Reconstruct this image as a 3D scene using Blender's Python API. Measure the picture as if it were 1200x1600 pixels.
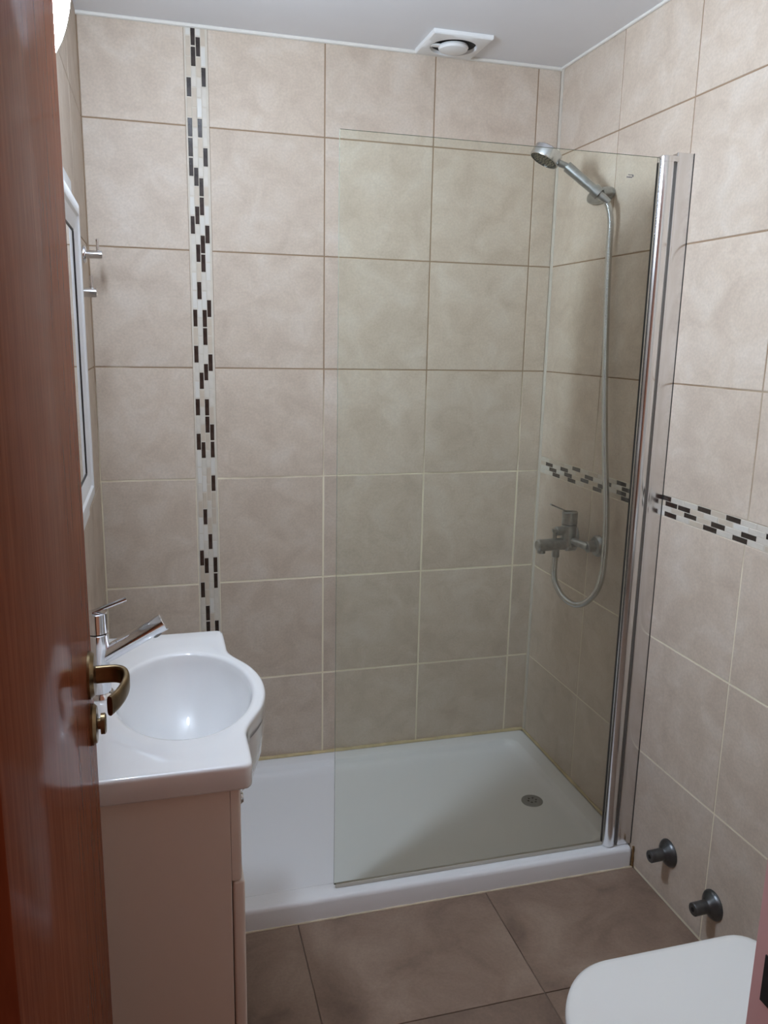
import bpy, bmesh, math, random
from mathutils import Vector, Matrix
random.seed(7)
for o in list(bpy.data.objects): bpy.data.objects.remove(o, do_unlink=True)
scene = bpy.context.scene
COL = scene.collection

# ---------------------------------------------------------------- camera, world, exposure
W, H = 1.4156, 2.2702            # room width (left wall x=0, right wall x=W) and ceiling height; back wall y=0
CAM = (0.1683, -2.5027, 1.4412)
PITCH, ROLL, YAW = 1.3611, 0.0201, -0.2742
cd = bpy.data.cameras.new('camera'); cam = bpy.data.objects.new('camera', cd); COL.objects.link(cam)
cd.sensor_fit = 'VERTICAL'; cd.sensor_height = 24.0; cd.lens = 24.0*1270.0/1600.0; cd.clip_start = 0.01
cam.matrix_world = Matrix.Translation(CAM) @ Matrix.Rotation(YAW, 4, 'Z') @ Matrix.Rotation(PITCH, 4, 'X') @ Matrix.Rotation(ROLL, 4, 'Z')
scene.camera = cam
wd = bpy.data.worlds.new('dim_hallway'); scene.world = wd; wd.use_nodes = True
bg = wd.node_tree.nodes['Background']; bg.inputs[0].default_value = (1.0, 0.49, 0.32, 1); bg.inputs[1].default_value = 0.25
LAMP_STRENGTH = 131.0
LAMP_COLOR = (0.70, 0.832, 1.0)
vs = scene.view_settings
vs.view_transform = 'Standard'; vs.look = 'None'; vs.gamma = 1.0; vs.use_curve_mapping = False; vs.exposure = 0.0

# ---------------------------------------------------------------- materials
def srgb(r, g, b):
    f = lambda c: (c/255/12.92) if c/255 <= 0.04045 else ((c/255+0.055)/1.055)**2.4
    return (f(r), f(g), f(b), 1)
def nodes(name):
    m = bpy.data.materials.new(name); m.use_nodes = True
    nt = m.node_tree; b = nt.nodes['Principled BSDF']
    return m, nt, b
def plain(name, col, rough=0.5, metal=0.0, coat=0.0, noise=0.0, nscale=8.0, bump=0.0, bscale=60.0, spec=0.5):
    m, nt, b = nodes(name)
    b.inputs['Base Color'].default_value = col; b.inputs['Roughness'].default_value = rough
    b.inputs['Metallic'].default_value = metal; b.inputs['Coat Weight'].default_value = coat
    b.inputs['Coat Roughness'].default_value = 0.06; b.inputs['Specular IOR Level'].default_value = spec
    tc = nt.nodes.new('ShaderNodeTexCoord')
    n = nt.nodes.new('ShaderNodeTexNoise'); n.inputs['Scale'].default_value = nscale; n.inputs['Detail'].default_value = 5
    nt.links.new(tc.outputs['Object'], n.inputs['Vector'])
    if noise > 0:
        r = nt.nodes.new('ShaderNodeValToRGB')
        r.color_ramp.elements[0].position = 0.3; r.color_ramp.elements[1].position = 0.7
        r.color_ramp.elements[0].color = tuple(c*(1-noise) for c in col[:3])+(1,)
        r.color_ramp.elements[1].color = tuple(min(1, c*(1+noise)) for c in col[:3])+(1,)
        nt.links.new(n.outputs['Fac'], r.inputs[0]); nt.links.new(r.outputs[0], b.inputs['Base Color'])
    if bump > 0:
        n2 = nt.nodes.new('ShaderNodeTexNoise'); n2.inputs['Scale'].default_value = bscale; n2.inputs['Detail'].default_value = 4
        nt.links.new(tc.outputs['Object'], n2.inputs['Vector'])
        bp = nt.nodes.new('ShaderNodeBump'); bp.inputs['Strength'].default_value = bump; bp.inputs['Distance'].default_value = 0.002
        nt.links.new(n2.outputs['Fac'], bp.inputs['Height']); nt.links.new(bp.outputs[0], b.inputs['Normal'])
    return m
def stone(name, c_lo, c_mid, c_hi, rough, var=0.08, scale=11.0):
    """cloudy stone-look ceramic, different on every tile (Object Info random shifts the pattern)"""
    m, nt, b = nodes(name); L = nt.links.new
    tc = nt.nodes.new('ShaderNodeTexCoord'); oi = nt.nodes.new('ShaderNodeObjectInfo')
    mul = nt.nodes.new('ShaderNodeMath'); mul.operation = 'MULTIPLY'; mul.inputs[1].default_value = 37.0
    L(oi.outputs['Random'], mul.inputs[0])
    add = nt.nodes.new('ShaderNodeVectorMath'); add.operation = 'ADD'
    L(tc.outputs['Object'], add.inputs[0]); L(mul.outputs[0], add.inputs[1])
    n = nt.nodes.new('ShaderNodeTexNoise'); n.inputs['Scale'].default_value = scale; n.inputs['Detail'].default_value = 7
    n.inputs['Roughness'].default_value = 0.58; n.inputs['Distortion'].default_value = 0.6
    L(add.outputs[0], n.inputs['Vector'])
    r = nt.nodes.new('ShaderNodeValToRGB'); e = r.color_ramp.elements
    e[0].position = 0.28; e[0].color = c_lo; e[1].position = 0.74; e[1].color = c_hi
    x = e.new(0.5); x.color = c_mid
    L(n.outputs['Fac'], r.inputs[0])
    f = nt.nodes.new('ShaderNodeTexNoise'); f.inputs['Scale'].default_value = 160; f.inputs['Detail'].default_value = 3
    L(add.outputs[0], f.inputs['Vector'])
    mr = nt.nodes.new('ShaderNodeMapRange'); mr.inputs['From Min'].default_value = 0.3; mr.inputs['From Max'].default_value = 0.7
    mr.inputs['To Min'].default_value = 0.93; mr.inputs['To Max'].default_value = 1.05
    L(f.outputs['Fac'], mr.inputs['Value'])
    mv = nt.nodes.new('ShaderNodeMapRange'); mv.inputs['To Min'].default_value = 1-var; mv.inputs['To Max'].default_value = 1+var*0.6
    L(oi.outputs['Random'], mv.inputs['Value'])
    mm = nt.nodes.new('ShaderNodeMath'); mm.operation = 'MULTIPLY'; L(mr.outputs[0], mm.inputs[0]); L(mv.outputs[0], mm.inputs[1])
    mix = nt.nodes.new('ShaderNodeVectorMath'); mix.operation = 'MULTIPLY'
    L(r.outputs[0], mix.inputs[0]); L(mm.outputs[0], mix.inputs[1])
    L(mix.outputs[0], b.inputs['Base Color'])
    b.inputs['Roughness'].default_value = rough; b.inputs['Specular IOR Level'].default_value = 0.3
    bp = nt.nodes.new('ShaderNodeBump'); bp.inputs['Strength'].default_value = 0.25; bp.inputs['Distance'].default_value = 0.003
    L(n.outputs['Fac'], bp.inputs['Height']); L(bp.outputs[0], b.inputs['Normal'])
    return m
M = {}
M['tile'] = stone('beige_stone_tile', srgb(191,174,157), srgb(203,187,170), srgb(212,199,185), 0.50, 0.05)
M['floor_tile'] = stone('brown_floor_tile', srgb(118,98,85), srgb(140,118,102), srgb(156,135,119), 0.6, 0.06, 6.0)
# wall grout: brown joints high up, cream joints low down, split by height
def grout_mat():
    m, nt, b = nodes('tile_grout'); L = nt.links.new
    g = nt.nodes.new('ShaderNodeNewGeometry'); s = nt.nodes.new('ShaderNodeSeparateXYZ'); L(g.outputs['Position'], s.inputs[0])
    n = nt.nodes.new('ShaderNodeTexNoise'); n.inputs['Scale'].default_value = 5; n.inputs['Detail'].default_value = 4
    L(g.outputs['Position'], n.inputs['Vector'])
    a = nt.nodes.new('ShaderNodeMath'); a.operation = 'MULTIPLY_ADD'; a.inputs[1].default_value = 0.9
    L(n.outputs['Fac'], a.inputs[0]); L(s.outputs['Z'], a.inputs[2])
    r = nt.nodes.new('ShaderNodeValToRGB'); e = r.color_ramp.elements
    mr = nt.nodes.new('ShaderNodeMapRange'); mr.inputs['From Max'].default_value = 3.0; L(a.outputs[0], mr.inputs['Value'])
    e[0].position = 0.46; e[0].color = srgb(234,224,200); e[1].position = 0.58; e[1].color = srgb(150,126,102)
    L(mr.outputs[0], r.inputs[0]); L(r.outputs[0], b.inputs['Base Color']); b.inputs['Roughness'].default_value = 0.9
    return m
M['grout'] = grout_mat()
M['mosaic_grout'] = plain('mosaic_grout', srgb(205,196,182), 0.9, noise=0.06, nscale=30)
M['floor_grout'] = plain('floor_grout', srgb(122,106,94), 0.95, noise=0.3, nscale=9)
M['chip_dark'] = plain('dark_brown_glass_chip', srgb(50,40,36), 0.18, noise=0.35, nscale=40, coat=0.4)
M['chip_white'] = plain('white_glass_chip', srgb(218,214,206), 0.12, coat=0.5)
M['chip_cream'] = plain('cream_stone_chip', srgb(206,198,186), 0.45, noise=0.06, nscale=40)
M['chip_beige'] = plain('beige_stone_chip', srgb(196,182,164), 0.4, noise=0.06, nscale=40)
M['paint'] = plain('ceiling_paint', srgb(234,234,236), 0.75, noise=0.02, nscale=4, bump=0.15, bscale=14)
M['plaster'] = plain('wall_plaster', srgb(222,216,206), 0.8)
M['caulk'] = plain('white_caulk', srgb(226,222,214), 0.5, bump=0.4, bscale=40)
M['old_caulk'] = plain('yellowed_sealant', srgb(206,188,146), 0.6, noise=0.18, nscale=25, bump=0.5, bscale=60)
M['cream_caulk'] = plain('cream_sealant', srgb(206,190,166), 0.6, noise=0.12, nscale=25, bump=0.5, bscale=60)
M['grime'] = plain('brown_stained_sealant', srgb(128,96,58), 0.7, noise=0.3, nscale=60)
M['ceramic'] = plain('white_ceramic', srgb(232,232,232), 0.08, coat=0.6)
M['acrylic'] = plain('white_tray_acrylic', srgb(240,241,243), 0.22, bump=0.05, bscale=200)
M['lacquer'] = plain('white_lacquered_board', srgb(224,214,204), 0.35)
M['plastic'] = plain('white_plastic', srgb(232,232,230), 0.3)
M['seat'] = plain('toilet_seat_plastic', srgb(228,227,223), 0.25)
M['mframe'] = plain('mirror_frame_white', srgb(226,228,230), 0.35)
M['mirror'] = plain('mirror_glass', (0.9, 0.92, 0.92, 1), 0.01, metal=1.0)
M['chrome'] = plain('chrome', (0.78, 0.78, 0.80, 1), 0.07, metal=1.0)
M['profile'] = plain('polished_aluminium', (0.78, 0.77, 0.77, 1), 0.19, metal=1.0)
M['dull_chrome'] = plain('limescaled_chrome', (0.42, 0.43, 0.43, 1), 0.34, metal=1.0, noise=0.15, nscale=60)
M['hose_metal'] = plain('ribbed_hose_chrome', (0.60, 0.61, 0.61, 1), 0.24, metal=1.0)
M['satin'] = plain('satin_chrome_plastic', (0.62, 0.62, 0.63, 1), 0.25, metal=1.0)
M['pipe'] = plain('dark_chromed_pipe', (0.13, 0.135, 0.14, 1), 0.36, metal=0.9, noise=0.2, nscale=50)
M['steel'] = plain('drain_steel', (0.30, 0.31, 0.31, 1), 0.4, metal=0.8)
M['bronze'] = plain('antique_bronze', (0.23, 0.165, 0.09, 1), 0.33, metal=1.0, noise=0.3, nscale=45)
M['dark'] = plain('dark_cavity', (0.012, 0.011, 0.01, 1), 0.8)
M['rubber'] = plain('black_rubber_seal', (0.02, 0.02, 0.02, 1), 0.5)
M['nozzle'] = plain('yellowed_nozzle_plate', srgb(104,96,72), 0.5, noise=0.6, nscale=160)
M['ink'] = plain('printed_mark_ink', srgb(92,88,100), 0.5)
M['glass_edge'] = plain('green_cut_glass_edge', srgb(112,122,108), 0.2)
M['seal'] = plain('clear_seal_strip', srgb(206,204,192), 0.35)
def wood(name, lo, hi, rough):
    m, nt, b = nodes(name); L = nt.links.new
    tc = nt.nodes.new('ShaderNodeTexCoord'); mp = nt.nodes.new('ShaderNodeMapping'); mp.inputs['Scale'].default_value = (45, 45, 4.0)
    L(tc.outputs['Object'], mp.inputs[0])
    n = nt.nodes.new('ShaderNodeTexNoise'); n.inputs['Scale'].default_value = 2.2; n.inputs['Detail'].default_value = 6; n.inputs['Distortion'].default_value = 0.4
    L(mp.outputs[0], n.inputs['Vector'])
    r = nt.nodes.new('ShaderNodeValToRGB'); e = r.color_ramp.elements
    e[0].position = 0.3; e[0].color = lo; e[1].position = 0.72; e[1].color = hi
    L(n.outputs['Fac'], r.inputs[0]); L(r.outputs[0], b.inputs['Base Color'])
    b.inputs['Roughness'].default_value = rough
    b.inputs['Specular IOR Level'].default_value = 0.0; b.inputs['Coat Weight'].default_value = 0.32; b.inputs['Coat Roughness'].default_value = 0.13
    bp = nt.nodes.new('ShaderNodeBump'); bp.inputs['Strength'].default_value = 0.05; bp.inputs['Distance'].default_value = 0.001
    L(n.outputs['Fac'], bp.inputs['Height']); L(bp.outputs[0], b.inputs['Normal'])
    return m
M['door'] = wood('varnished_reddish_wood', srgb(112,60,38), srgb(136,78,53), 0.30)
M['jamb'] = plain('mauve_door_frame_paint', srgb(204,160,156), 0.5, noise=0.06, nscale=6)
def glass_mat():
    """tinted shower glass, with a film of limescale"""
    m = bpy.data.materials.new('green_tinted_shower_glass'); m.use_nodes = True
    nt = m.node_tree; nt.nodes.clear(); L = nt.links.new
    out = nt.nodes.new('ShaderNodeOutputMaterial')
    tr = nt.nodes.new('ShaderNodeBsdfTransparent'); tr.inputs[0].default_value = (0.977, 0.997, 0.966, 1)
    gl = nt.nodes.new('ShaderNodeBsdfGlossy'); gl.inputs['Roughness'].default_value = 0.02
    fr = nt.nodes.new('ShaderNodeFresnel'); fr.inputs[0].default_value = 1.16
    m1 = nt.nodes.new('ShaderNodeMixShader'); L(fr.outputs[0], m1.inputs[0]); L(tr.outputs[0], m1.inputs[1]); L(gl.outputs[0], m1.inputs[2])
    df = nt.nodes.new('ShaderNodeBsdfDiffuse'); df.inputs[0].default_value = (0.78, 0.80, 0.76, 1)
    tl = nt.nodes.new('ShaderNodeBsdfTranslucent'); tl.inputs[0].default_value = (0.78, 0.80, 0.76, 1)
    mh = nt.nodes.new('ShaderNodeMixShader'); mh.inputs[0].default_value = 0.35; L(df.outputs[0], mh.inputs[1]); L(tl.outputs[0], mh.inputs[2])
    g = nt.nodes.new('ShaderNodeNewGeometry'); s = nt.nodes.new('ShaderNodeSeparateXYZ'); L(g.outputs['Position'], s.inputs[0])
    n = nt.nodes.new('ShaderNodeTexNoise'); n.inputs['Scale'].default_value = 4; n.inputs['Detail'].default_value = 5
    mp = nt.nodes.new('ShaderNodeMapping'); mp.inputs['Scale'].default_value = (2.2, 1, 0.7); L(g.outputs['Position'], mp.inputs[0]); L(mp.outputs[0], n.inputs['Vector'])
    a = nt.nodes.new('ShaderNodeMath'); a.operation = 'MULTIPLY_ADD'; a.inputs[1].default_value = 0.5; L(n.outputs['Fac'], a.inputs[0]); L(s.outputs['Z'], a.inputs[2])
    mr = nt.nodes.new('ShaderNodeMapRange'); mr.inputs['From Min'].default_value = 0.75; mr.inputs['From Max'].default_value = 1.7
    mr.inputs['To Min'].default_value = HAZE[0]; mr.inputs['To Max'].default_value = HAZE[1]; L(a.outputs[0], mr.inputs['Value'])
    m2 = nt.nodes.new('ShaderNodeMixShader'); L(mr.outputs[0], m2.inputs[0]); L(m1.outputs[0], m2.inputs[1]); L(mh.outputs[0], m2.inputs[2])
    L(m2.outputs[0], out.inputs[0])
    return m
HAZE = (0.085, 0.006)
M['glass'] = glass_mat()
def emis(name, col, s):
    m, nt, b = nodes(name); b.inputs['Base Color'].default_value = (0.9, 0.9, 0.9, 1)
    b.inputs['Emission Color'].default_value = col+(1,); b.inputs['Emission Strength'].default_value = s
    return m
M['lit'] = emis('lit_opal_glass', LAMP_COLOR, LAMP_STRENGTH)

# ---------------------------------------------------------------- mesh helpers
def link(name, me, mat=None, parent=None, mtx=None):
    o = bpy.data.objects.new(name, me); COL.objects.link(o)
    if me is not None and mat is not None and not me.materials: me.materials.append(M[mat])
    if parent: o.parent = parent
    if mtx is not None: o.matrix_local = mtx
    return o
def tomesh(name, bm, smooth=None):
    bmesh.ops.recalc_face_normals(bm, faces=bm.faces)
    me = bpy.data.meshes.new(name); bm.to_mesh(me); bm.free()
    if smooth is not None:
        for p in me.polygons: p.use_smooth = True
        try: me.set_sharp_from_angle(angle=math.radians(smooth))
        except Exception: pass
    return me
def obj(name, bm, mat, parent=None, mtx=None, smooth=40): return link(name, tomesh(name, bm, smooth), mat, parent, mtx)
def thing(name, label, cat, loc=(0, 0, 0), group=None):
    o = bpy.data.objects.new(name, None); COL.objects.link(o); o.location = loc; o.empty_display_size = 0.05
    o['label'] = label; o['category'] = cat
    if group: o['group'] = group
    return o
def tag(o, label, cat, group=None, kind=None):
    o['label'] = label
    if cat: o['category'] = cat
    if group: o['group'] = group
    if kind: o['kind'] = kind
    return o
def box(bm, lo, hi, bevel=0.0, seg=2):
    r = bmesh.ops.create_cube(bm, size=1.0); vs_ = r['verts']
    for v in vs_: v.co = Vector([lo[i]+(v.co[i]+0.5)*(hi[i]-lo[i]) for i in range(3)])
    if bevel > 0:
        ed = list({e for v in vs_ for e in v.link_edges})
        bmesh.ops.bevel(bm, geom=ed, offset=bevel, segments=seg, affect='EDGES', profile=0.5)
    return bm
def nb(lo, hi, bevel=0.0, seg=2): return box(bmesh.new(), lo, hi, bevel, seg)
def frame(axis):
    z = Vector(axis).normalized(); x = Vector((0, 0, 1)).cross(z)
    if x.length < 1e-4: x = Vector((1, 0, 0))
    x.normalize(); return x, z.cross(x), z
def lathe(bm, prof, origin, axis, seg=32):
    """prof: list of (radius, distance along axis); open ends closed when radius > 0"""
    x, y, z = frame(axis); O = Vector(origin); rings = []
    for r, h in prof:
        if r < 1e-6: rings.append([bm.verts.new(O+z*h)])
        else: rings.append([bm.verts.new(O+z*h+(x*math.cos(t)+y*math.sin(t))*r) for t in [2*math.pi*i/seg for i in range(seg)]])
    for a, b in zip(rings, rings[1:]):
        for i in range(seg):
            j = (i+1) % seg
            if len(a) == 1 and len(b) == 1: continue
            if len(a) == 1: bm.faces.new((a[0], b[i], b[j]))
            elif len(b) == 1: bm.faces.new((a[i], b[0], a[j]))
            else: bm.faces.new((a[i], b[i], b[j], a[j]))
    for e in (rings[0], rings[-1]):
        if len(e) > 1: bm.faces.new(e)
    return bm
def nl(prof, origin, axis, seg=32): return lathe(bmesh.new(), prof, origin, axis, seg)
def cyl(a, b, r, bev=0.0015, seg=28, r2=None):
    a = Vector(a); d = Vector(b)-a; L = d.length; r2 = r2 or r
    return nl([(0, 0), (r-bev, 0), (r, bev), (r2, L-bev), (r2-bev, L), (0, L)], a, d, seg)
def catmull(P, n):
    P = [Vector(p) for p in P]; P = [2*P[0]-P[1]]+P+[2*P[-1]-P[-2]]; out = []
    for i in range(1, len(P)-2):
        for k in range(n):
            t = k/n; a, b, c, d = P[i-1], P[i], P[i+1], P[i+2]
            out.append(0.5*((2*b)+(c-a)*t+(2*a-5*b+4*c-d)*t*t+(3*b-a-3*c+d)*t**3))
    out.append(P[-2]); return out
def sweep(bm, pts, sect, up=None):
    """sweep a closed section list[(u,v)] or fn(i)->list along pts"""
    pts = [Vector(p) for p in pts]; rings = []; prev = None
    for i, p in enumerate(pts):
        t = (pts[min(i+1, len(pts)-1)]-pts[max(i-1, 0)]).normalized()
        if up is not None: x = Vector(up).cross(t).normalized()
        else:
            x = prev-t*prev.dot(t) if prev else frame(t)[0]
            x.normalize()
        prev = x; y = t.cross(x)
        s = sect(i) if callable(sect) else sect
        rings.append([bm.verts.new(p+x*u+y*v) for u, v in s])
    n = len(rings[0])
    for a, b in zip(rings, rings[1:]):
        for i in range(n): bm.faces.new((a[i], a[(i+1) % n], b[(i+1) % n], b[i]))
    bm.faces.new(rings[0][::-1]); bm.faces.new(rings[-1])
    return bm
def circ(r, n=14): return [(r*math.cos(2*math.pi*i/n), r*math.sin(2*math.pi*i/n)) for i in range(n)]
def loft(bm, rings, cap0=True, cap1=True):
    V = [[bm.verts.new(p) for p in r] for r in rings]; n = len(V[0])
    for a, b in zip(V, V[1:]):
        for i in range(n): bm.faces.new((a[i], a[(i+1) % n], b[(i+1) % n], b[i]))
    if cap0: bm.faces.new(V[0][::-1])
    if cap1: bm.faces.new(V[-1])
    return bm
def rrect(x0, x1, y0, y1, r, z, n=6):
    out = []
    for cx, cy, a0 in ((x1-r, y1-r, 0), (x0+r, y1-r, 90), (x0+r, y0+r, 180), (x1-r, y0+r, 270)):
        for k in range(n+1):
            a = math.radians(a0+90*k/n); out.append(Vector((cx+r*math.cos(a), cy+r*math.sin(a), z)))
    return out

# ---------------------------------------------------------------- tiles: shared meshes, face plane at local z=0
_tc = {}
def tile_mesh(w, h, mat, cham=0.0010, depth=0.006):
    k = (round(w, 4), round(h, 4), mat)
    if k in _tc: return _tc[k]
    bm = bmesh.new(); q = []
    for dx, z in ((0, -depth), (0, -cham), (cham, 0)):
        q.append([Vector((sx*(w/2-dx), sy*(h/2-dx), z)) for sx, sy in ((-1, -1), (1, -1), (1, 1), (-1, 1))])
    loft(bm, q, False, True)
    me = tomesh('tile', bm); me.materials.append(M[mat]); _tc[k] = me
    return me
BASIS = {'back': Matrix(((1, 0, 0), (0, 0, -1), (0, 1, 0))),      # columns: u, v, normal
         'right': Matrix(((0, 0, -1), (-1, 0, 0), (0, 1, 0))),
         'left': Matrix(((0, 0, 1), (1, 0, 0), (0, 1, 0))),
         'floor': Matrix(((1, 0, 0), (0, 1, 0), (0, 0, 1)))}
def put(name, mesh, side, u, v, parent, n=0.0, jig=0.0):
    B = BASIS[side]
    org = {'back': Vector((0, 0, 0)), 'right': Vector((W, 0, 0)), 'left': Vector((0, 0, 0)), 'floor': Vector((0, 0, 0))}[side]
    p = org+B @ Vector((u, v, n))
    J = Matrix.Rotation(random.uniform(-jig, jig), 3, 'X') @ Matrix.Rotation(random.uniform(-jig, jig), 3, 'Y')
    o = bpy.data.objects.new(name, mesh); COL.objects.link(o); o.parent = parent
    o.matrix_local = Matrix.Translation(p) @ (B @ J).to_4x4()
    return o
G = 0.0036                                                        # joint width
def grid(side, us, vs_, parent, mat, skip=None, jig=0.0012):
    for i in range(len(us)-1):
        for j in range(len(vs_)-1):
            a, b, c, d = us[i], us[i+1], vs_[j], vs_[j+1]
            if skip and skip(a, b, c, d): continue
            g = 0.0056 if (side in ('back', 'left') and d < 1.1) else G    # wider joints low on the wall
            put('tile', tile_mesh(b-a-g, d-c-g, mat), side, (a+b)/2, (c+d)/2, parent, 0.0, jig)
def structure(o, label):
    o['kind'] = 'structure'; o['label'] = label; return o

ROWS = [0.003, 0.3475, 0.6805, 1.0135, 1.3465, 1.6795, 2.0125, H]
FRONT = -2.0                                                      # inner face of the doorway wall
SX0, SX1 = 0.2772, 0.3392                                         # mosaic strip on the back wall
BZ0, BZ1 = 1.0105, 1.0635                                         # mosaic band on the right wall

# back wall
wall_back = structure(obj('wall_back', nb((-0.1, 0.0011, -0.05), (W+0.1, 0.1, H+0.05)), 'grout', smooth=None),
                      'beige stone-look tiled back wall with a vertical mosaic strip')
grid('back', [0.001, SX0], ROWS, wall_back, 'tile')
grid('back', [SX1, 0.6704, 1.0048, 1.3392, W], ROWS, wall_back, 'tile')
# right wall
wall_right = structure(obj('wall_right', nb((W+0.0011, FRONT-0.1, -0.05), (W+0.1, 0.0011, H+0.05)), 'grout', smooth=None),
                       'beige tiled right wall crossed by a horizontal mosaic band')
VR = [0.016, 0.3632, 0.6976, 1.032, 1.3664, 1.7008, 2.0]
grid('right', VR, [0.003, 0.3475, 0.6805, BZ0], wall_right, 'tile')
grid('right', VR, [BZ1, 1.3465, 1.6795, 2.0125, H], wall_right, 'tile')
# left wall
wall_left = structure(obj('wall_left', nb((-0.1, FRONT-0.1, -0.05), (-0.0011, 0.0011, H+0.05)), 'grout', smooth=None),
                      'beige tiled left wall behind the mirror and washbasin')
grid('left', [-2.0, -1.6665, -1.3332, -0.9999, -0.6666, -0.3333, -0.002], ROWS, wall_left, 'tile')

# mosaic chips
CH_L, CH_W, PITCH_C = 0.0486, 0.0121, 0.0519
def chip_mesh(w, h, mat): return tile_mesh(w, h, mat, 0.0007, 0.005)
def pale():
    r = random.random()
    return 'chip_white' if r < 0.24 else ('chip_cream' if r < 0.6 else 'chip_beige')
strip_bed = link('mosaic_bed', tomesh('mosaic_bed', nb((SX0-0.0008, 0.0007, 0.0145), (SX1+0.0008, 0.0026, H))), 'mosaic_grout', wall_back)
COLX = [0.2873, 0.3008, 0.3143, 0.3278]
DARK = [[2.1331,2.0292,1.9761,1.9261,1.7705,1.5155,1.4139,1.2587,1.1569,0.7923,0.6866],
        [2.2637,2.2110,1.8988,1.7962,1.6938,1.5902,1.3352,1.1306,0.9228,0.7662,0.6111,0.5580],
        [2.2378,2.0287,1.8725,1.8217,1.7190,1.6687,1.5156,1.4628,1.3620,1.2588,1.2066,0.8438],
        [2.1591,1.9506,1.7443,1.5405,1.3876,1.1811,1.1302,1.0262,0.7670,0.7151,0.5583]]
for x, tops in zip(COLX, DARK):
    ph = 0.0                                                     # phase from the dark chips: least squares over the ring
    sx = sum(math.cos(2*math.pi*t/PITCH_C) for t in tops); sy = sum(math.sin(2*math.pi*t/PITCH_C) for t in tops)
    ph = math.atan2(sy, sx)/(2*math.pi)*PITCH_C
    k0 = int(0.0/PITCH_C)
    prev = None
    for k in range(0, 46):
        top = ph+k*PITCH_C
        if top < 0.03: continue
        bot = top-CH_L; t2 = min(top, H-0.002); b2 = max(bot, 0.016)
        if t2-b2 < 0.006: continue
        dark = any(abs(top-t) < PITCH_C*0.5 for t in tops)
        put('mosaic_chip', chip_mesh(CH_W, t2-b2, 'chip_dark' if dark else pale()), 'back', x, (t2+b2)/2, wall_back,
            random.uniform(-0.0004, 0.0004), 0.012)
band_bed = link('mosaic_bed', tomesh('mosaic_bed', nb((W+0.0007, -2.0, BZ0-0.0008), (W+0.0026, -0.016, BZ1+0.0008))), 'mosaic_grout', wall_right)
ROWZ = [1.0571, 1.0438, 1.0305, 1.0172]
DARKY = [[0.242,0.497,0.700,0.856,0.956],
         [0.061,0.162,0.315,0.419,0.522,0.727,0.778,1.086],
         [0.089,0.190,0.293,0.394,0.497,0.803,0.906,1.010],
         [0.114,0.215,0.370,0.522,0.725,0.878,0.983]]
rr = random.Random(3)
for z, ys in zip(ROWZ, DARKY):
    ys = list(ys); y = 1.15
    sx = sum(math.cos(2*math.pi*t/PITCH_C) for t in ys); sy = sum(math.sin(2*math.pi*t/PITCH_C) for t in ys)
    ph = math.atan2(sy, sx)/(2*math.pi)*PITCH_C
    while y < 2.0: ys.append(y+rr.uniform(0, 0.05)); y += rr.choice((2, 2, 3))*PITCH_C
    for k in range(-1, 40):
        a = max(ph+k*PITCH_C, 0.018); b = min(ph+k*PITCH_C+CH_L, 1.999)
        if b-a < 0.006: continue
        dark = any(abs(ph+k*PITCH_C-t) < PITCH_C*0.5 for t in ys)
        put('mosaic_chip', chip_mesh(b-a, CH_W, 'chip_dark' if dark else pale()), 'right', (a+b)/2, z, wall_right,
            random.uniform(-0.0004, 0.0004), 0.012)

# floor
floor = structure(obj('floor', nb((-0.1, -2.6, -0.08), (W+0.1, 0.1, -0.003)), 'floor_grout', smooth=None), 'brown matt stone-look tiled bathroom floor')
G = 0.0022
grid('floor', [0.001, 0.4615, 0.9670, W-0.001], [-2.6, -2.105, -1.598, -1.0905, -0.59, -0.001], floor, 'floor_tile', None, 0.0006)
G = 0.0036
# ceiling
ceiling = structure(obj('ceiling', nb((-0.1, FRONT-0.1, H), (W+0.1, 0.1, H+0.1)), 'paint', smooth=None), 'white painted ceiling with an extractor vent')
# doorway wall
DX0, DX1, DH = 0.033, 0.668, 2.05
bm = bmesh.new()
box(bm, (DX1+0.04, FRONT-0.1, 0), (W+0.1, FRONT, H)); box(bm, (-0.1, FRONT-0.1, 0), (0.0, FRONT, H)); box(bm, (0.0, FRONT-0.1, DH+0.04), (DX1+0.04, FRONT, H))
structure(obj('wall_front', bm, 'plaster', smooth=None), 'pale plastered wall around the doorway')
# ceiling joint beads
bm = bmesh.new(); sweep(bm, [(0, -0.002, H-0.002), (W, -0.002, H-0.002)], circ(0.007, 8))
structure(obj('trim_1', bm, 'caulk'), 'white caulk bead between the ceiling and back wall')
bm = bmesh.new(); sweep(bm, [(W-0.002, FRONT, H-0.002), (W-0.002, 0, H-0.002)], circ(0.005, 8))
structure(obj('trim_2', bm, 'caulk'), 'white caulk bead between the ceiling and right wall')
bm = bmesh.new(); box(bm, (W-0.0015, -0.0165, 0.06), (W+0.003, 0.0, H), 0.001, 1)
structure(obj('trim_3', bm, 'chip_cream'), 'narrow pale trim strip in the back right corner')

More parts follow.
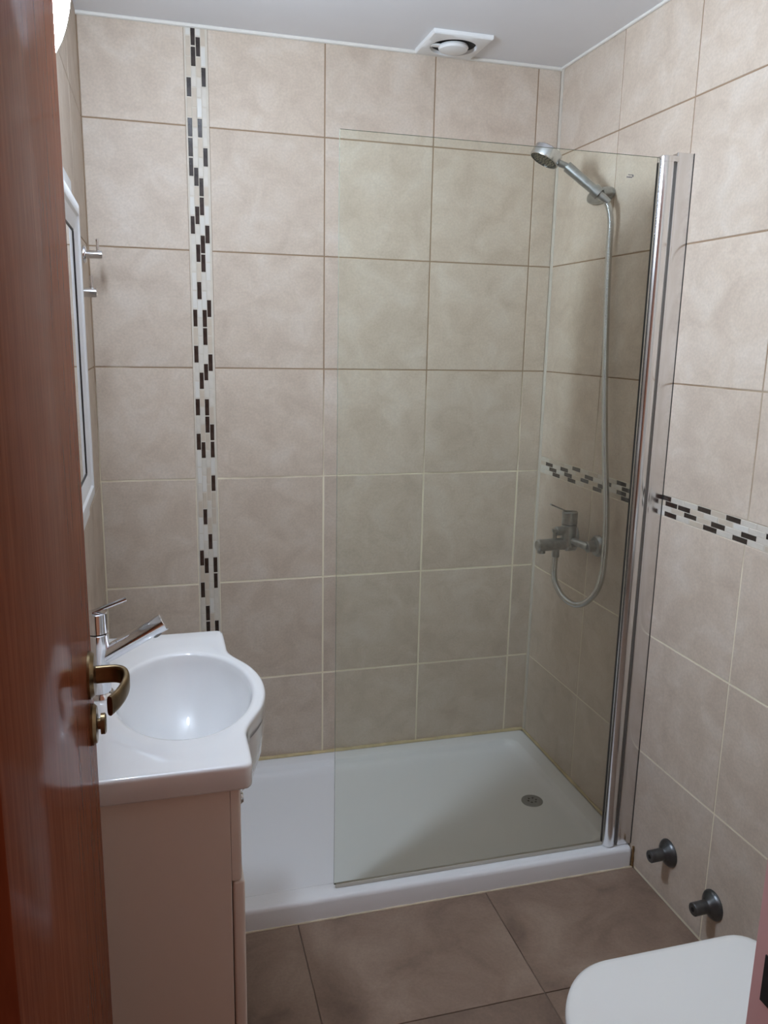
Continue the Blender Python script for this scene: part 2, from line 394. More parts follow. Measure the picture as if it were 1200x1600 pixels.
# door frame on the strike side
frame_o = thing('trim_4', 'mauve painted door frame with dark lock recesses', 'door frame'); frame_o['kind'] = 'structure'; del frame_o['category']
JY = -1.985
def boxpart(name, lo, hi, mat, parent, bevel=0.0015, seg=2): return obj(name, nb(lo, hi, bevel, seg), mat, parent)
boxpart('jamb', (DX1, -2.115, 0), (DX1+0.045, JY, DH+0.04), 'jamb', frame_o)
boxpart('jamb', (-0.0, -2.115, 0), (DX0-0.002, -2.04, DH+0.04), 'jamb', frame_o)
boxpart('jamb_head', (DX0, -2.115, DH), (DX1, JY, DH+0.04), 'jamb', frame_o)
boxpart('stop_strip', (DX1-0.012, -2.115, 0), (DX1, -2.045, DH), 'jamb', frame_o)
boxpart('lock_recess', (DX1-0.0012, -2.024, 0.872), (DX1+0.02, -1.999, 0.918), 'dark', frame_o, 0.0)
boxpart('latch_recess', (DX1-0.0012, -2.028, 0.965), (DX1+0.02, -2.006, 1.004), 'dark', frame_o, 0.0)

# ---------------------------------------------------------------- door leaf (open, at right angles to its wall)
door = thing('door_1', 'reddish brown varnished wooden door standing open at the left', 'door', (0.055, -2.03, 0)); door['kind'] = 'structure'; del door['category']
DXF = 0.0735                                                     # visible face
def dpart(name, bm, mat, par=None, smooth=40):
    o = obj(name, bm, mat, par or door, None, smooth)
    if par is None: o.matrix_local = Matrix.Translation(-Vector(door.location))
    return o
dpart('door_leaf', nb((DXF-0.036, -2.035, 0.012), (DXF, -1.432, 2.03), 0.0015), 'door')
HY, HZ, LZ = -1.483, 1.020, 0.953
ros = dpart('handle_rosette', nl([(0, 0), (0.0300, 0), (0.0300, 0.003), (0.026, 0.0075), (0.015, 0.009), (0, 0.009)], (DXF, HY, HZ), (1, 0, 0), 36), 'bronze')
lev = catmull([(DXF+0.004, HY, HZ), (DXF+0.02, HY, HZ), (DXF+0.034, HY-0.002, HZ), (DXF+0.043, HY-0.010, HZ-0.001), (DXF+0.046, HY-0.026, HZ-0.003),
               (DXF+0.043, HY-0.046, HZ-0.005), (DXF+0.037, HY-0.066, HZ-0.006), (DXF+0.029, HY-0.084, HZ-0.006)], 8)
def lev_sec(i):
    t = i/(len(lev)-1); a = 0.0112+0.001*t; b = 0.0055-0.002*t
    return [(b*abs(math.cos(q))**0.6*(1 if math.cos(q) >= 0 else -1), a*abs(math.sin(q))**0.6*(1 if math.sin(q) >= 0 else -1)) for q in [2*math.pi*k/20 for k in range(20)]]
dpart('lever_handle', sweep(bmesh.new(), lev, lev_sec, (0, 0, 1)), 'bronze')
lock = dpart('lock_rosette', nl([(0, 0), (0.0265, 0), (0.0265, 0.003), (0.023, 0.007), (0.012, 0.008), (0, 0.008)], (DXF, HY, LZ), (1, 0, 0), 36), 'bronze')
dpart('thumb_turn', nl([(0, 0.006), (0.007, 0.006), (0.007, 0.011), (0.0135, 0.0115), (0.0135, 0.0165), (0.011, 0.018), (0, 0.018)], (DXF, HY, LZ), (1, 0, 0), 28), 'bronze')
for z in (0.25, 1.05, 1.8):
    dpart('hinge', cyl((DXF-0.04, -2.036, z), (DXF-0.04, -2.036, z+0.08), 0.006), 'bronze')

# ---------------------------------------------------------------- shower tray
tray = thing('shower_tray', 'low white shower tray with a round drain across the back', 'shower tray', (W/2, -0.37, 0))
def child(o, par, loc=None):
    o.parent = par; o.matrix_local = Matrix.Translation(-Vector(par.location)); return o
def tpart(par, name, bm, mat, smooth=40): return child(obj(name, bm, mat, None, None, smooth), par)
TX0, TX1, TY0, TY1, TZ = 0.003, W-0.0035, -0.7355, -0.003, 0.059
r_ = []
for ins, z, rad in ((0, 0.001, 0.012), (0, TZ-0.012, 0.012), (0.002, TZ-0.005, 0.014), (0.006, TZ-0.0012, 0.016), (0.013, TZ, 0.02),
                    (0.054, TZ-0.0006, 0.04), (0.058, TZ-0.0025, 0.042), (0.063, TZ-0.014, 0.045), (0.068, TZ-0.022, 0.05), (0.080, TZ-0.026, 0.06), (0.10, TZ-0.0285, 0.08), (0.20, TZ-0.032, 0.09)):
    r_.append(rrect(TX0+ins, TX1-ins, TY0+ins, TY1-ins, rad, z, 8))
tpart(tray, 'tray_body', loft(bmesh.new(), r_), 'acrylic', 60)
dr = (1.262, -0.405, TZ-0.0325)
drain = tpart(tray, 'drain_cover', nl([(0, 0), (0.034, 0), (0.034, 0.003), (0.030, 0.0045), (0.012, 0.004), (0, 0.003)], dr, (0, 0, 1), 40), 'steel')
bm = bmesh.new()
for k in range(6):
    a = k*math.pi/3; lathe(bm, [(0.0032, 0), (0.0032, 0.0052), (0, 0.0053)], (dr[0]+0.013*math.cos(a), dr[1]+0.013*math.sin(a), dr[2]), (0, 0, 1), 10)
h = obj('drain_holes', bm, 'dark', None); h['kind'] = 'stuff'; h.parent = drain
def bead(name, a, b, r, mat, n=40, wob=0.25):
    a, b = Vector(a), Vector(b); pts = [a.lerp(b, i/n) for i in range(n+1)]
    rs = [r*(1+random.uniform(-wob, wob)) for _ in pts]
    return sweep(bmesh.new(), pts, lambda i: circ(rs[i], 8))
tpart(tray, 'sealant_bead', bead('', (0.01, -0.004, TZ+0.001), (W-0.006, -0.004, TZ+0.001), 0.0062, 0), 'old_caulk')
tpart(tray, 'sealant_bead', bead('', (W-0.003, -0.70, TZ), (W-0.003, -0.01, TZ), 0.0042, 0), 'old_caulk')
tpart(tray, 'floor_sealant_bead', bead('', (0.01, -0.7375, 0.0008), (W-0.006, -0.7375, 0.0008), 0.0028, 0, 80, 0.35), 'cream_caulk')
tpart(tray, 'corner_sealant', bead('', (W-0.004, -0.7365, 0.003), (W-0.003, -0.7345, TZ+0.003), 0.0030, 0, 10, 0.4), 'grime')

# ---------------------------------------------------------------- glass shower screen
scr = thing('shower_screen', 'fixed green-tinted glass shower screen with polished metal wall profile', 'shower screen', (1.0, -0.70, TZ))
GY, GX0, GX1, GZ0, GZ1 = -0.700, 0.5615, 1.343, TZ+0.011, 1.872
gp = tpart(scr, 'glass_panel', nb((GX0, GY-0.003, GZ0), (GX1, GY+0.003, GZ1), 0.0), 'glass', None)
gp.data.materials.append(M['glass_edge'])
for p_ in gp.data.polygons: p_.material_index = 0 if abs(p_.normal.y) > 0.5 else 1
tpart(scr, 'seal_strip', nb((GX0+0.004, GY-0.004, TZ+0.0005), (GX1, GY+0.004, GZ0+0.0002), 0.001, 1), 'seal')
tpart(scr, 'pivot_tube', nl([(0, 0), (0.017, 0), (0.0195, 0.003), (0.0195, GZ1-TZ-0.012), (0, GZ1-TZ-0.012)], (1.349, GY-0.003, TZ+0.001), (0, 0, 1), 40), 'profile')
tpart(scr, 'tube_cap', nl([(0, 0), (0.0205, 0), (0.0205, 0.012), (0.019, 0.0135), (0, 0.0135)], (1.349, GY-0.003, GZ1-0.011), (0, 0, 1), 40), 'profile')
tpart(scr, 'glass_gasket', nb((1.3290, GY-0.0034, TZ+0.003), (1.3306, GY+0.0034, GZ1-0.012), 0.0), 'rubber')
tpart(scr, 'gap_seal', nb((1.3665, GY-0.0125, TZ+0.002), (1.3755, GY+0.010, GZ1-0.003), 0.0), 'steel')
tpart(scr, 'wall_profile', nb((1.3745, GY-0.0165, TZ+0.001), (W-0.0005, GY+0.012, GZ1+0.012), 0.002), 'profile')
tpart(scr, 'profile_rib', nb((1.3705, GY-0.0175, TZ+0.001), (1.3765, GY-0.010, GZ1+0.012), 0.0022), 'profile')
tpart(scr, 'edge_strip', nb((W-0.0010, GY-0.0174, TZ+0.002), (W-0.0001, GY-0.0162, GZ1+0.012), 0.0), 'rubber')  # thin dark strip where the profile meets the wall
tpart(scr, 'cap_bridge', nb((1.349, GY-0.0225, GZ1-0.0105), (1.3725, GY+0.004, GZ1+0.002), 0.002), 'profile')
# small printed maker's mark on the glass: an unreadable two-line print
bm = bmesh.new()
for i, (dx, w_) in enumerate(((0.0, 0.0022), (0.003, 0.0018), (0.0056, 0.0026), (0.009, 0.0018), (0.0116, 0.0022))):
    box(bm, (1.2475+dx, GY-0.0034, 1.8215), (1.2475+dx+w_, GY-0.0031, 1.8245))
box(bm, (1.251, GY-0.0034, 1.8275), (1.265, GY-0.0031, 1.8288)); box(bm, (1.2625, GY-0.0034, 1.8235), (1.265, GY-0.0031, 1.8275))
mk = tpart(scr, 'printed_mark', bm, 'ink'); mk['label'] = 'tiny grey print in the top corner of the glass'

# ---------------------------------------------------------------- washbasin (ceramic top) and vanity cabinet
BX, BY, BZ = 0.198, -1.072, 0.805
EA, EB = 0.121, 0.182
def sd_rect(x, y):
    cx, cy, hx, hy, r = 0.146, -1.065, 0.145, 0.300, 0.016
    qx, qy = abs(x-cx)-hx+r, abs(y-cy)-hy+r
    return math.hypot(max(qx, 0), max(qy, 0))+min(max(qx, qy), 0)-r
def sd_ell(x, y):
    a, b = 0.146, 0.205
    u, v = (x-BX)/a, (y-BY)/b; k = math.hypot(u, v)
    if k < 1e-6: return -a
    g = math.hypot(u/a, v/b)/k
    return (k-1)/g
def smin(a, b, k):
    h_ = max(k-abs(a-b), 0)/k; return min(a, b)-h_*h_*k*0.25
def outline(th, off=0.0):
    lo, hi = 0.02, 0.6; c, s = math.cos(th), math.sin(th)
    for _ in range(40):
        m = (lo+hi)/2; x, y = BX+c*m, BY+s*m
        if smin(sd_rect(x, y), sd_ell(x, y), 0.026) < -off: lo = m
        else: hi = m
    return lo
NA = 288
TH = [2*math.pi*i/NA for i in range(NA)]
def ring_ell(s, z):
    return [Vector((BX+EA*s*math.cos(t), BY+EB*s*math.sin(t), z)) for t in PAR]
# parametric angle on the ellipse that matches each polar angle
PAR = [math.atan2(math.sin(t)*EA, math.cos(t)*EB) for t in TH]
def ring_out(off, z):
    return [Vector((BX+math.cos(t)*R, BY+math.sin(t)*R, z)) for t, R in zip(TH, [outline(t, off) for t in TH])]
rings = []
D = 0.142
for s in (0.04, 0.12, 0.22, 0.34, 0.46, 0.57, 0.67, 0.76, 0.83, 0.89, 0.935, 0.965, 0.985):
    rings.append(ring_ell(s, BZ-0.004-D*(1-s**2.3)**0.66))
rings += [ring_ell(1.0, BZ-0.006), ring_ell(1.012, BZ-0.003), ring_ell(1.03, BZ-0.0012), ring_ell(1.055, BZ-0.0003)]
o13 = ring_out(0.0075, BZ); e10 = ring_ell(1.07, BZ)
for t in (0, 0.33, 0.66): rings.append([a.lerp(b, t) for a, b in zip(e10, o13)])
rings += [o13, ring_out(0.0042, BZ-0.0006), ring_out(0.0017, BZ-0.0022), ring_out(0.0004, BZ-0.0046), ring_out(0, BZ-0.0075),
          ring_out(0.0005, BZ-0.037), ring_out(0.003, BZ-0.0415), ring_out(0.008, BZ-0.0425), ring_out(0.03, BZ-0.0425)]
basin = thing('washbasin', 'white ceramic washbasin with an oval bowl bulging over the vanity', 'washbasin', (BX, BY, BZ-0.0425))
tpart(basin, 'basin_top', loft(bmesh.new(), rings, True, False), 'ceramic', 50)
und = []
for s, z in ((1.19, 0.030), (1.185, 0.060), (1.15, 0.098), (1.06, 0.135), (0.88, 0.162), (0.55, 0.178)):
    und.append(ring_ell(s, BZ-z))
tpart(basin, 'bowl_underside', loft(bmesh.new(), und, False, True), 'ceramic', 60)

van = thing('vanity_cabinet', 'white vanity cabinet under the washbasin beside the door', 'cabinet', (0.13, -1.06, 0))
VY0, VY1, VX, VT = -1.352, -0.778, 0.255, BZ-0.0425
tpart(van, 'side_panel', nb((0.002, VY0, 0.0), (VX, VY0+0.018, VT), 0.001, 1), 'lacquer')
tpart(van, 'side_panel', nb((0.002, VY1-0.018, 0.0), (VX, VY1, VT), 0.001, 1), 'lacquer')
tpart(van, 'back_panel', nb((0.002, VY0+0.018, 0.08), (0.010, VY1-0.018, VT), 0.0), 'lacquer')
tpart(van, 'bottom_panel', nb((0.010, VY0+0.018, 0.08), (VX, VY1-0.018, 0.098), 0.0), 'lacquer')
tpart(van, 'plinth', nb((VX-0.04, VY0+0.018, 0.0), (VX-0.025, VY1-0.018, 0.08), 0.0), 'lacquer')
DRZ = 0.598; VXF = VX+0.0004
def drawer_bm():
    # full-width front with a curved cut-out that clears the bowl
    z0, z1 = DRZ+0.003, VT-0.003
    prof = [(VY0, z0), (VY1, z0), (VY1, z1), (BY+0.200, z1)]
    prof += [(BY+0.200*math.cos(q), z1-0.118*math.sin(q)**0.7) for q in [math.pi*k/16 for k in range(1, 16)]]
    prof += [(BY-0.200, z1), (VY0, z1)]
    bm = bmesh.new(); loft(bm, [[Vector((x, y, z)) for y, z in prof] for x in (VXF, VX+0.0165)])
    ed = [e for e in bm.edges if all(abs(v.co.x-(VX+0.0165)) < 1e-5 for v in e.verts)]
    bmesh.ops.bevel(bm, geom=ed, offset=0.005, segments=3, affect='EDGES', profile=0.5)
    return bm
fas = tpart(van, 'drawer_front', drawer_bm(), 'lacquer')
ym = (VY0+VY1)/2
doors = [tpart(van, 'cabinet_door', nb((VX+0.0018, VY0, 0.085), (VX+0.0205, ym-0.0015, DRZ), 0.004, 3), 'lacquer'),
         tpart(van, 'cabinet_door', nb((VX+0.0018, ym+0.0015, 0.085), (VX+0.0205, VY1, DRZ), 0.004, 3), 'lacquer')]
def knob(par, y, z, x):
    o = obj('knob', nl([(0, 0), (0.005, 0), (0.005, 0.006), (0.010, 0.010), (0.011, 0.014), (0.008, 0.018), (0, 0.019)], (x, y, z), (1, 0, 0), 20), 'chrome'); o.parent = par; return o
knob(fas, -1.20, 0.652, VX+0.016); knob(fas, -0.93, 0.652, VX+0.016)
knob(doors[0], ym-0.03, 0.50, VX+0.020); knob(doors[1], ym+0.03, 0.50, VX+0.020)

# ---------------------------------------------------------------- basin mixer tap
tap = thing('basin_tap', 'chrome single-lever tap with slanted tube spout on the washbasin', 'tap', (0.052, -1.06, BZ))
fx, fy = 0.052, -1.06
tpart(tap, 'base_ring', nl([(0, 0), (0.026, 0), (0.026, 0.004), (0.022, 0.009), (0, 0.009)], (fx, fy, BZ-0.0005), (0, 0, 1), 32), 'chrome')
tpart(tap, 'tap_body', cyl((fx, fy, BZ), (fx, fy, BZ+0.118), 0.0195), 'chrome')
tpart(tap, 'cartridge_cap', cyl((fx, fy, BZ+0.1195), (fx, fy, BZ+0.157), 0.0195), 'chrome')
sp = tpart(tap, 'spout', cyl((fx+0.004, fy, BZ+0.072), (fx+0.115, fy, BZ+0.131), 0.0155, 0.0012), 'chrome')
ae = obj('aerator', cyl((fx+0.100, fy, BZ+0.112), (fx+0.1035, fy, BZ+0.1055), 0.0085, 0.001), 'steel'); ae.parent = sp
tpart(tap, 'lever', sweep(bmesh.new(), [(fx-0.006, fy, BZ+0.158), (fx+0.004, fy, BZ+0.161), (fx+0.052, fy, BZ+0.178)], circ(0.0038, 12), (0, 0, 1)), 'chrome', 30)

# ---------------------------------------------------------------- mirror, lamp and hooks on the left wall
mir = thing('wall_mirror', 'white framed mirror on the left wall above the washbasin', 'mirror', (0, -1.065, 1.08))
MY0, MY1, MZ0, MZ1 = -1.36, -0.772, 1.117, 1.680
tpart(mir, 'backing_box', nb((0.0005, MY0+0.03, MZ0-0.036), (0.030, MY1-0.022, MZ1+0.038), 0.001, 1), 'mframe')
fw = 0.055
def frame_bar(a, b, up):
    # moulded profile: high at the outer edge, stepping down to the mirror
    return a, b
prof_ = [(0.0, 0.024), (0.0, 0.039), (0.004, 0.0405), (0.022, 0.0405), (0.026, 0.037), (0.046, 0.035), (0.055, 0.031), (0.055, 0.024)]
def mitre(name, corner_a, corner_b, ina, inb):
    bm = bmesh.new(); A = [Vector((x, corner_a[0]+ina[0]*d, corner_a[1]+ina[1]*d)) for d, x in prof_]
    B = [Vector((x, corner_b[0]+inb[0]*d, corner_b[1]+inb[1]*d)) for d, x in prof_]
    loft(bm, [A, B]); return tpart(mir, name, bm, 'mframe', 25)
mitre('frame_bar', (MY1, MZ0), (MY1, MZ1), (-1, 1), (-1, -1)); mitre('frame_bar', (MY1, MZ1), (MY0, MZ1), (-1, -1), (1, -1))
mitre('frame_bar', (MY0, MZ1), (MY0, MZ0), (1, -1), (1, 1)); mitre('frame_bar', (MY0, MZ0), (MY1, MZ0), (1, 1), (-1, 1))
tpart(mir, 'mirror_glass', nb((0.0285, MY0+fw-0.004, MZ0+fw-0.004), (0.031, MY1-fw+0.004, MZ1-fw+0.004)), 'mirror', None)

LPY, LPZ = -1.08, 1.985
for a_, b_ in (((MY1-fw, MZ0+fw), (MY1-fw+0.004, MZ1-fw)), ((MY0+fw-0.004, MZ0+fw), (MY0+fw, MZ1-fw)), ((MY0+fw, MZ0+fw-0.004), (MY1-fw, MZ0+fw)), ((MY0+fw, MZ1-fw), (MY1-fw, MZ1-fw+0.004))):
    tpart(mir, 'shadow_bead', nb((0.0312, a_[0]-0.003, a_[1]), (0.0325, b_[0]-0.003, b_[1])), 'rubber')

lamp = thing('wall_lamp', 'lit oval white dome lamp high on the left wall', 'lamp', (0, LPY, LPZ))
def lring(k, x): return [Vector((x, LPY+0.100*k*math.cos(q), LPZ+0.150*k*math.sin(q))) for q in [2*math.pi*i/56 for i in range(56)]]
tpart(lamp, 'base_plate', loft(bmesh.new(), [lring(1.05, 0.0004), lring(1.05, 0.009), lring(1.02, 0.011)]), 'plastic')
tpart(lamp, 'diffuser', loft(bmesh.new(), [lring(math.cos(math.radians(t)), 0.0112+0.0595*math.sin(math.radians(t))) for t in (0, 4, 9, 15, 22, 30, 40, 50, 60, 70, 78, 84, 88, 89.5)]), 'lit', 60)

def hook(y, z, ln, label):
    t = thing('wall_hook', label, 'hook', (0, y, z), 'towel hooks on the left wall')
    tpart(t, 'rosette', nl([(0, 0), (0.022, 0), (0.022, 0.005), (0.0205, 0.007), (0, 0.007)], (0.0003, y, z), (1, 0, 0), 24), 'chrome')
    tpart(t, 'arm', cyl((0.004, y, z), (ln, y, z), 0.011, 0.001), 'chrome')
    tpart(t, 'pin', cyl((ln-0.011, y, z+0.006), (ln-0.011, y, z+0.039), 0.0038, 0.0006, 14), 'chrome')
hook(-0.177, 1.641, 0.047, 'upper chrome peg hook on the left wall, nearer the corner')
hook(-0.400, 1.535, 0.042, 'lower chrome peg hook on the left wall, half behind the mirror')

# ---------------------------------------------------------------- extractor vent on the ceiling
vent = thing('extractor_vent', 'square white extractor vent with round disc on the ceiling', 'vent', (1.02, -0.105, H))
vx, vy, vh, vr = 1.02, -0.105, 0.087, 0.067
N = 48; sq = []; ci = []
for k in range(N):
    a = 2*math.pi*k/N+math.pi/4; c, s = math.cos(a), math.sin(a); m = max(abs(c), abs(s)); sq.append((c/m*vh, s/m*vh)); ci.append((c, s))
R_ = lambda f, z: [Vector((vx+p[0], vy+p[1], H+z)) for p in f]
plate = [R_(sq, -0.0003), R_(sq, -0.009), R_([(p[0]*0.97, p[1]*0.97) for p in sq], -0.012),
         R_([(c*(vr+0.006), s*(vr+0.006)) for c, s in ci], -0.016), R_([(c*vr, s*vr) for c, s in ci], -0.015), R_([(c*(vr-0.003), s*(vr-0.003)) for c, s in ci], -0.006)]
tpart(vent, 'cover_plate', loft(bmesh.new(), plate, False, False), 'plastic', 35)
tpart(vent, 'dark_throat', nl([(0, 0), (vr-0.002, 0), (vr-0.002, 0.003), (0, 0.003)], (vx, vy, H-0.0065), (0, 0, 1), 40), 'dark')
tpart(vent, 'disc_cap', nl([(0, -0.026), (0.030, -0.025), (0.040, -0.022), (0.043, -0.016), (0.041, -0.010), (0, -0.010)], (vx, vy, H), (0, 0, 1), 40), 'plastic')
tpart(vent, 'bridge_arm', nb((vx-vr+0.001, vy-0.009, H-0.016), (vx-0.036, vy+0.009, H-0.010), 0.001, 1), 'plastic')
for sx in (-1, 1): tpart(vent, 'screw', nl([(0, -0.0135), (0.003, -0.013), (0.0035, -0.011), (0, -0.011)], (vx+sx*0.075, vy-0.076, H), (0, 0, 1), 12), 'plastic')

# ---------------------------------------------------------------- shower mixer, hose, handset, holder
mx, my, mz = W-0.060, -0.350, 0.846
mix = thing('shower_mixer', 'dull chrome shower mixer with bath spout on the right wall', 'tap', (W, my, mz))
for sy in (-1, 1):
    y = my+0.075*sy
    tpart(mix, 'rosette', nl([(0, 0), (0.033, 0), (0.033, 0.004), (0.027, 0.013), (0.015, 0.016), (0, 0.016)], (W-0.0003, y, mz+0.008), (-1, 0, 0), 32), 'dull_chrome')
    tpart(mix, 'inlet_nut', cyl((W-0.014, y, mz+0.008), (W-0.040, y, mz+0.006), 0.017, 0.002, 12), 'dull_chrome')
    tpart(mix, 'inlet_arm', cyl((W-0.034, y, mz+0.006), (mx+0.002, my+0.012*sy, mz+0.012), 0.011), 'dull_chrome')
tpart(mix, 'mixer_body', cyl((mx+0.022, my, mz), (mx-0.012, my, mz), 0.023, 0.003), 'dull_chrome')
tpart(mix, 'body_column', cyl((mx, my, mz-0.01), (mx, my, mz+0.058), 0.0235, 0.002), 'dull_chrome')
tpart(mix, 'cartridge_cap', cyl((mx, my, mz+0.0595), (mx, my, mz+0.099), 0.0235, 0.002), 'dull_chrome')
tpart(mix, 'lever', sweep(bmesh.new(), [(mx+0.005, my, mz+0.0975), (mx-0.012, my, mz+0.100), (mx-0.066, my, mz+0.123)], [(-0.0055, -0.002), (0.0055, -0.002), (0.0055, 0.002), (-0.0055, 0.002)], (0, 0, 1)), 'dull_chrome', 30)
sp = tpart(mix, 'spout', cyl((mx-0.008, my, mz), (mx-0.103, my, mz-0.002), 0.0185, 0.004), 'dull_chrome')
a_ = obj('spout_outlet', cyl((mx-0.088, my, mz-0.012), (mx-0.088, my, mz-0.026), 0.0125, 0.001), 'dull_chrome'); a_.parent = sp
dv = tpart(mix, 'diverter', cyl((mx-0.010, my, mz+0.040), (mx-0.044, my, mz+0.040), 0.014, 0.002), 'dull_chrome')
a_ = obj('diverter_stem', cyl((mx-0.046, my, mz+0.012), (mx-0.046, my, mz+0.040), 0.006, 0.001, 16), 'dull_chrome'); a_.parent = dv
a_ = obj('diverter_knob', nl([(0, 0), (0.009, 0), (0.010, 0.003), (0.010, 0.008), (0, 0.009)], (mx-0.046, my, mz+0.038), (0, 0, 1), 20), 'dull_chrome'); a_.parent = dv
tpart(mix, 'hose_nut', cyl((mx-0.040, my, mz-0.014), (mx-0.040, my, mz-0.040), 0.0115, 0.001, 16), 'dull_chrome')

P = [(1.316,my,0.816),(1.316,-0.350,0.745),(1.321,-0.381,0.704),(1.331,-0.421,0.686),(1.346,-0.456,0.686),(1.361,-0.492,0.715),(1.374,-0.516,0.767),
     (1.382,-0.516,0.847),(1.386,-0.501,0.974),(1.388,-0.464,1.152),(1.390,-0.435,1.329),(1.392,-0.413,1.506),(1.390,-0.404,1.678),(1.384,-0.412,1.760),(1.374,-0.414,1.800),(1.364,-0.411,1.822)]
raw = catmull(P, 40); pts = [raw[0]]; acc = 0.0; STEP = 0.0013
for a, b in zip(raw, raw[1:]):
    d = (b-a).length; t = STEP-acc
    while t <= d: pts.append(a.lerp(b, t/d)); t += STEP
    acc = d-(t-STEP)
hose = obj('shower_hose', sweep(bmesh.new(), pts, lambda i: circ(0.0086+(0.0007, 0.0003, -0.0006)[i % 3], 12)), 'hose_metal', None, None, 80)
tag(hose, 'ribbed metal shower hose hanging in a loop from the mixer', 'hose')

HA, HB, HC = Vector((1.364, -0.411, 1.822)), Vector((1.265, -0.3545, 1.915)), Vector((1.2165, -0.337, 1.938))
hd = (HB-HA).normalized()
hs = thing('hand_shower', 'chrome hand shower head tilted up in its wall holder', 'shower head', tuple(HA))
tpart(hs, 'hose_nut', cyl(HA-hd*0.012, HA+hd*0.022, 0.0095, 0.001, 20, 0.0108), 'dull_chrome')
tpart(hs, 'handle', cyl(HA+hd*0.022, HB-hd*0.006, 0.0128, 0.002, 28, 0.0142), 'dull_chrome')
tpart(hs, 'neck', cyl(HB-hd*0.006, HC+hd*-0.018, 0.0088, 0.001), 'dull_chrome')
fn = Vector((-0.45, 0.06, -0.89)).normalized()                   # spray direction
head = tpart(hs, 'head_shell', nl([(0, -0.017), (0.036, -0.017), (0.0405, -0.014), (0.042, 0.012), (0.041, 0.015), (0.0385, 0.015), (0.0385, 0.011), (0, 0.011)], HC, fn, 44), 'satin')
fp = obj('spray_plate', nl([(0, 0.0105), (0.0378, 0.0105), (0.0378, 0.0125), (0.020, 0.0140), (0, 0.0140)], HC, fn, 40), 'nozzle'); fp.parent = head
bm = bmesh.new(); x_, y_, z_ = frame(fn)
for rr_, n_ in ((0.032, 22), (0.024, 16), (0.015, 10), (0.007, 5)):
    for k in range(n_):
        a = 2*math.pi*k/n_; lathe(bm, [(0.0016, 0.012), (0.0013, 0.0155), (0, 0.0156)], HC+(x_*math.cos(a)+y_*math.sin(a))*rr_, fn, 8)
nz = obj('nozzles', bm, 'rubber'); nz['kind'] = 'stuff'; nz.parent = head

hol = thing('shower_holder', 'grey elongated wall bracket holding the hand shower', 'bracket', (W, -0.305, 1.852))
bm = bmesh.new()
def oval(x, k): return [Vector((x, -0.305+k*(0.066 if True else 0)*math.copysign(abs(math.cos(q))**0.8, math.cos(q)), 1.852+k*0.021*math.copysign(abs(math.sin(q))**0.9, math.sin(q)))) for q in [2*math.pi*i/40 for i in range(40)]]
loft(bm, [oval(W-0.0004, 1.0), oval(W-0.012, 1.0), oval(W-0.018, 0.93), oval(W-0.020, 0.80)]); tpart(hol, 'wall_plate', bm, 'dull_chrome', 50)
tpart(hol, 'arm', cyl((W-0.018, -0.365, 1.852), HA+hd*0.034+Vector((0.012, 0, 0)), 0.013, 0.002), 'dull_chrome')
tpart(hol, 'clip_ring', nl([(0.0132, 0), (0.0175, 0), (0.0175, 0.022), (0.0132, 0.022), (0.0132, 0)], HA+hd*0.023, hd, 28), 'dull_chrome')

# ---------------------------------------------------------------- capped water pipes on the right wall
def pipe(y, z, label):
    t = thing('capped_pipe', label, 'pipe', (W, y, z), 'capped pipe stubs low on the right wall')
    tpart(t, 'flange', nl([(0, 0), (0.036, 0), (0.036, 0.003), (0.031, 0.009), (0.021, 0.016), (0.0165, 0.021), (0, 0.021)], (W-0.0003, y, z), (-1, 0, 0), 36), 'pipe')
    tpart(t, 'pipe_stub', cyl((W-0.016, y, z), (W-0.058, y-0.001, z-0.001), 0.0160, 0.0015), 'pipe')
    tpart(t, 'cap_recess', nl([(0, 0), (0.006, 0), (0.006, 0.0006), (0, 0.0006)], (W-0.0581, y-0.001, z-0.001), (-1, 0, 0), 6), 'dark')
pipe(-0.884, 0.142, 'dark capped pipe stub on the right wall, nearer the shower')
pipe(-1.066, 0.124, 'dark capped pipe stub on the right wall, just above the toilet lid')

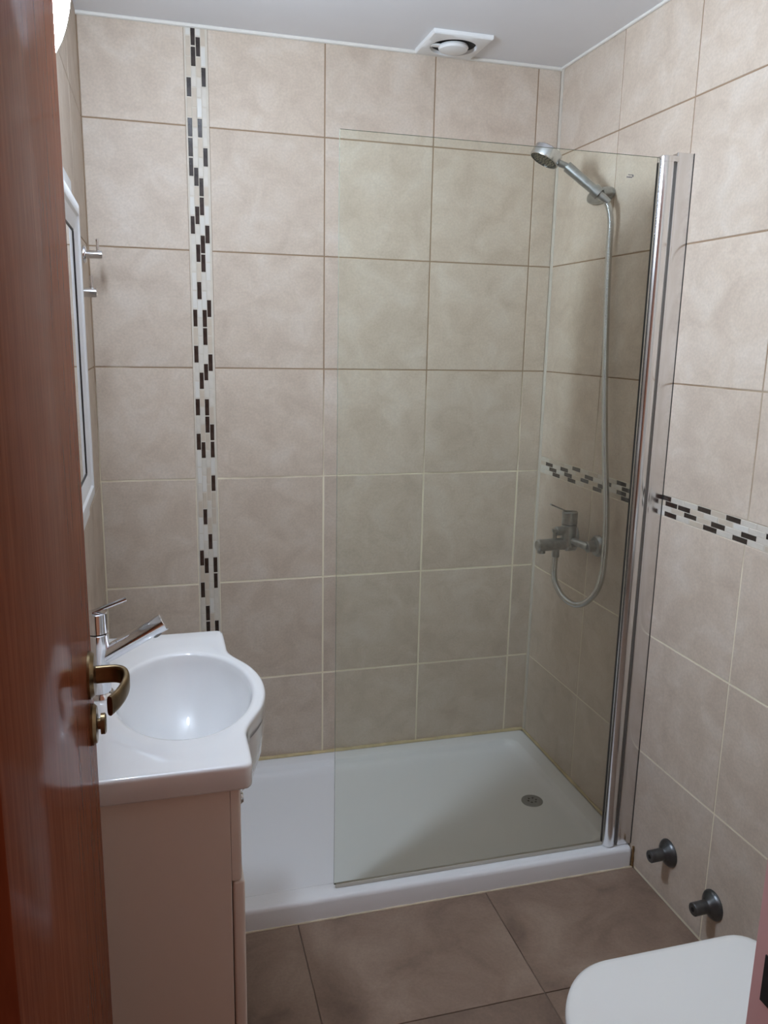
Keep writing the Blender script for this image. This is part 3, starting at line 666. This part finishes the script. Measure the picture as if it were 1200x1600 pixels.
# ---------------------------------------------------------------- toilet
wc = thing('toilet', 'white toilet with closed lid against the right wall', 'toilet', (1.05, -1.64, 0))
TYc, TXb = -1.638, 1.162
def dshape(x0, x1, hw, a, rb, z, n=20):
    """rounded front at x0, squared back with corner radius rb at x1"""
    out = []
    for k in range(2*n+1):
        q = math.pi/2+math.pi*k/(2*n); out.append(Vector((x0+a+a*math.cos(q), TYc+hw*math.sin(q), z)))
    for k in range(7):
        q = math.radians(270+90*k/6); out.append(Vector((x1-rb+rb*math.cos(q), TYc-hw+rb+rb*math.sin(q), z)))
    for k in range(7):
        q = math.radians(90*k/6); out.append(Vector((x1-rb+rb*math.cos(q), TYc+hw-rb+rb*math.sin(q), z)))
    return out
def dl(lst, mat, name, cap0=True, cap1=True):
    return tpart(wc, name, loft(bmesh.new(), [dshape(*l) for l in lst], cap0, cap1), mat, 50)
LZt = 0.42
dl([(0.732,TXb,0.180,0.140,0.050,LZt-0.020),(0.729,TXb+0.002,0.183,0.142,0.052,LZt-0.014),(0.730,TXb+0.001,0.182,0.141,0.051,LZt-0.007),(0.736,TXb-0.004,0.177,0.138,0.048,LZt-0.0025),(0.748,TXb-0.014,0.167,0.132,0.044,LZt),(0.80,TXb-0.06,0.12,0.10,0.03,LZt+0.002),(0.88,TXb-0.12,0.05,0.05,0.02,LZt+0.003)], 'seat', 'lid')
dl([(0.736,TXb,0.177,0.138,0.050,LZt-0.040),(0.731,TXb+0.001,0.181,0.141,0.051,LZt-0.034),(0.732,TXb,0.180,0.140,0.050,LZt-0.022)], 'seat', 'seat')
dl([(0.86,1.28,0.10,0.09,0.03,0.001),(0.86,1.28,0.105,0.09,0.03,0.05),(0.82,1.28,0.115,0.10,0.04,0.18),(0.765,1.26,0.155,0.125,0.05,0.30),(0.742,1.24,0.174,0.135,0.05,LZt-0.060),(0.742,1.24,0.174,0.135,0.05,LZt-0.041)], 'ceramic', 'bowl')
tpart(wc, 'cistern', nb((1.215, TYc-0.18, 0.37), (W-0.006, TYc+0.18, 0.74), 0.02, 4), 'ceramic')
tpart(wc, 'cistern_lid', nb((1.208, TYc-0.187, 0.741), (W-0.004, TYc+0.187, 0.775), 0.008, 3), 'ceramic')
tpart(wc, 'flush_button', nl([(0, 0), (0.022, 0), (0.022, 0.004), (0.018, 0.006), (0, 0.006)], (1.31, TYc, 0.775), (0, 0, 1), 28), 'chrome')
for sy in (-1, 1): tpart(wc, 'lid_hinge', cyl((TXb+0.006, TYc+sy*0.07-0.02, LZt-0.018), (TXb+0.006, TYc+sy*0.07+0.02, LZt-0.018), 0.010, 0.001, 18), 'chrome')
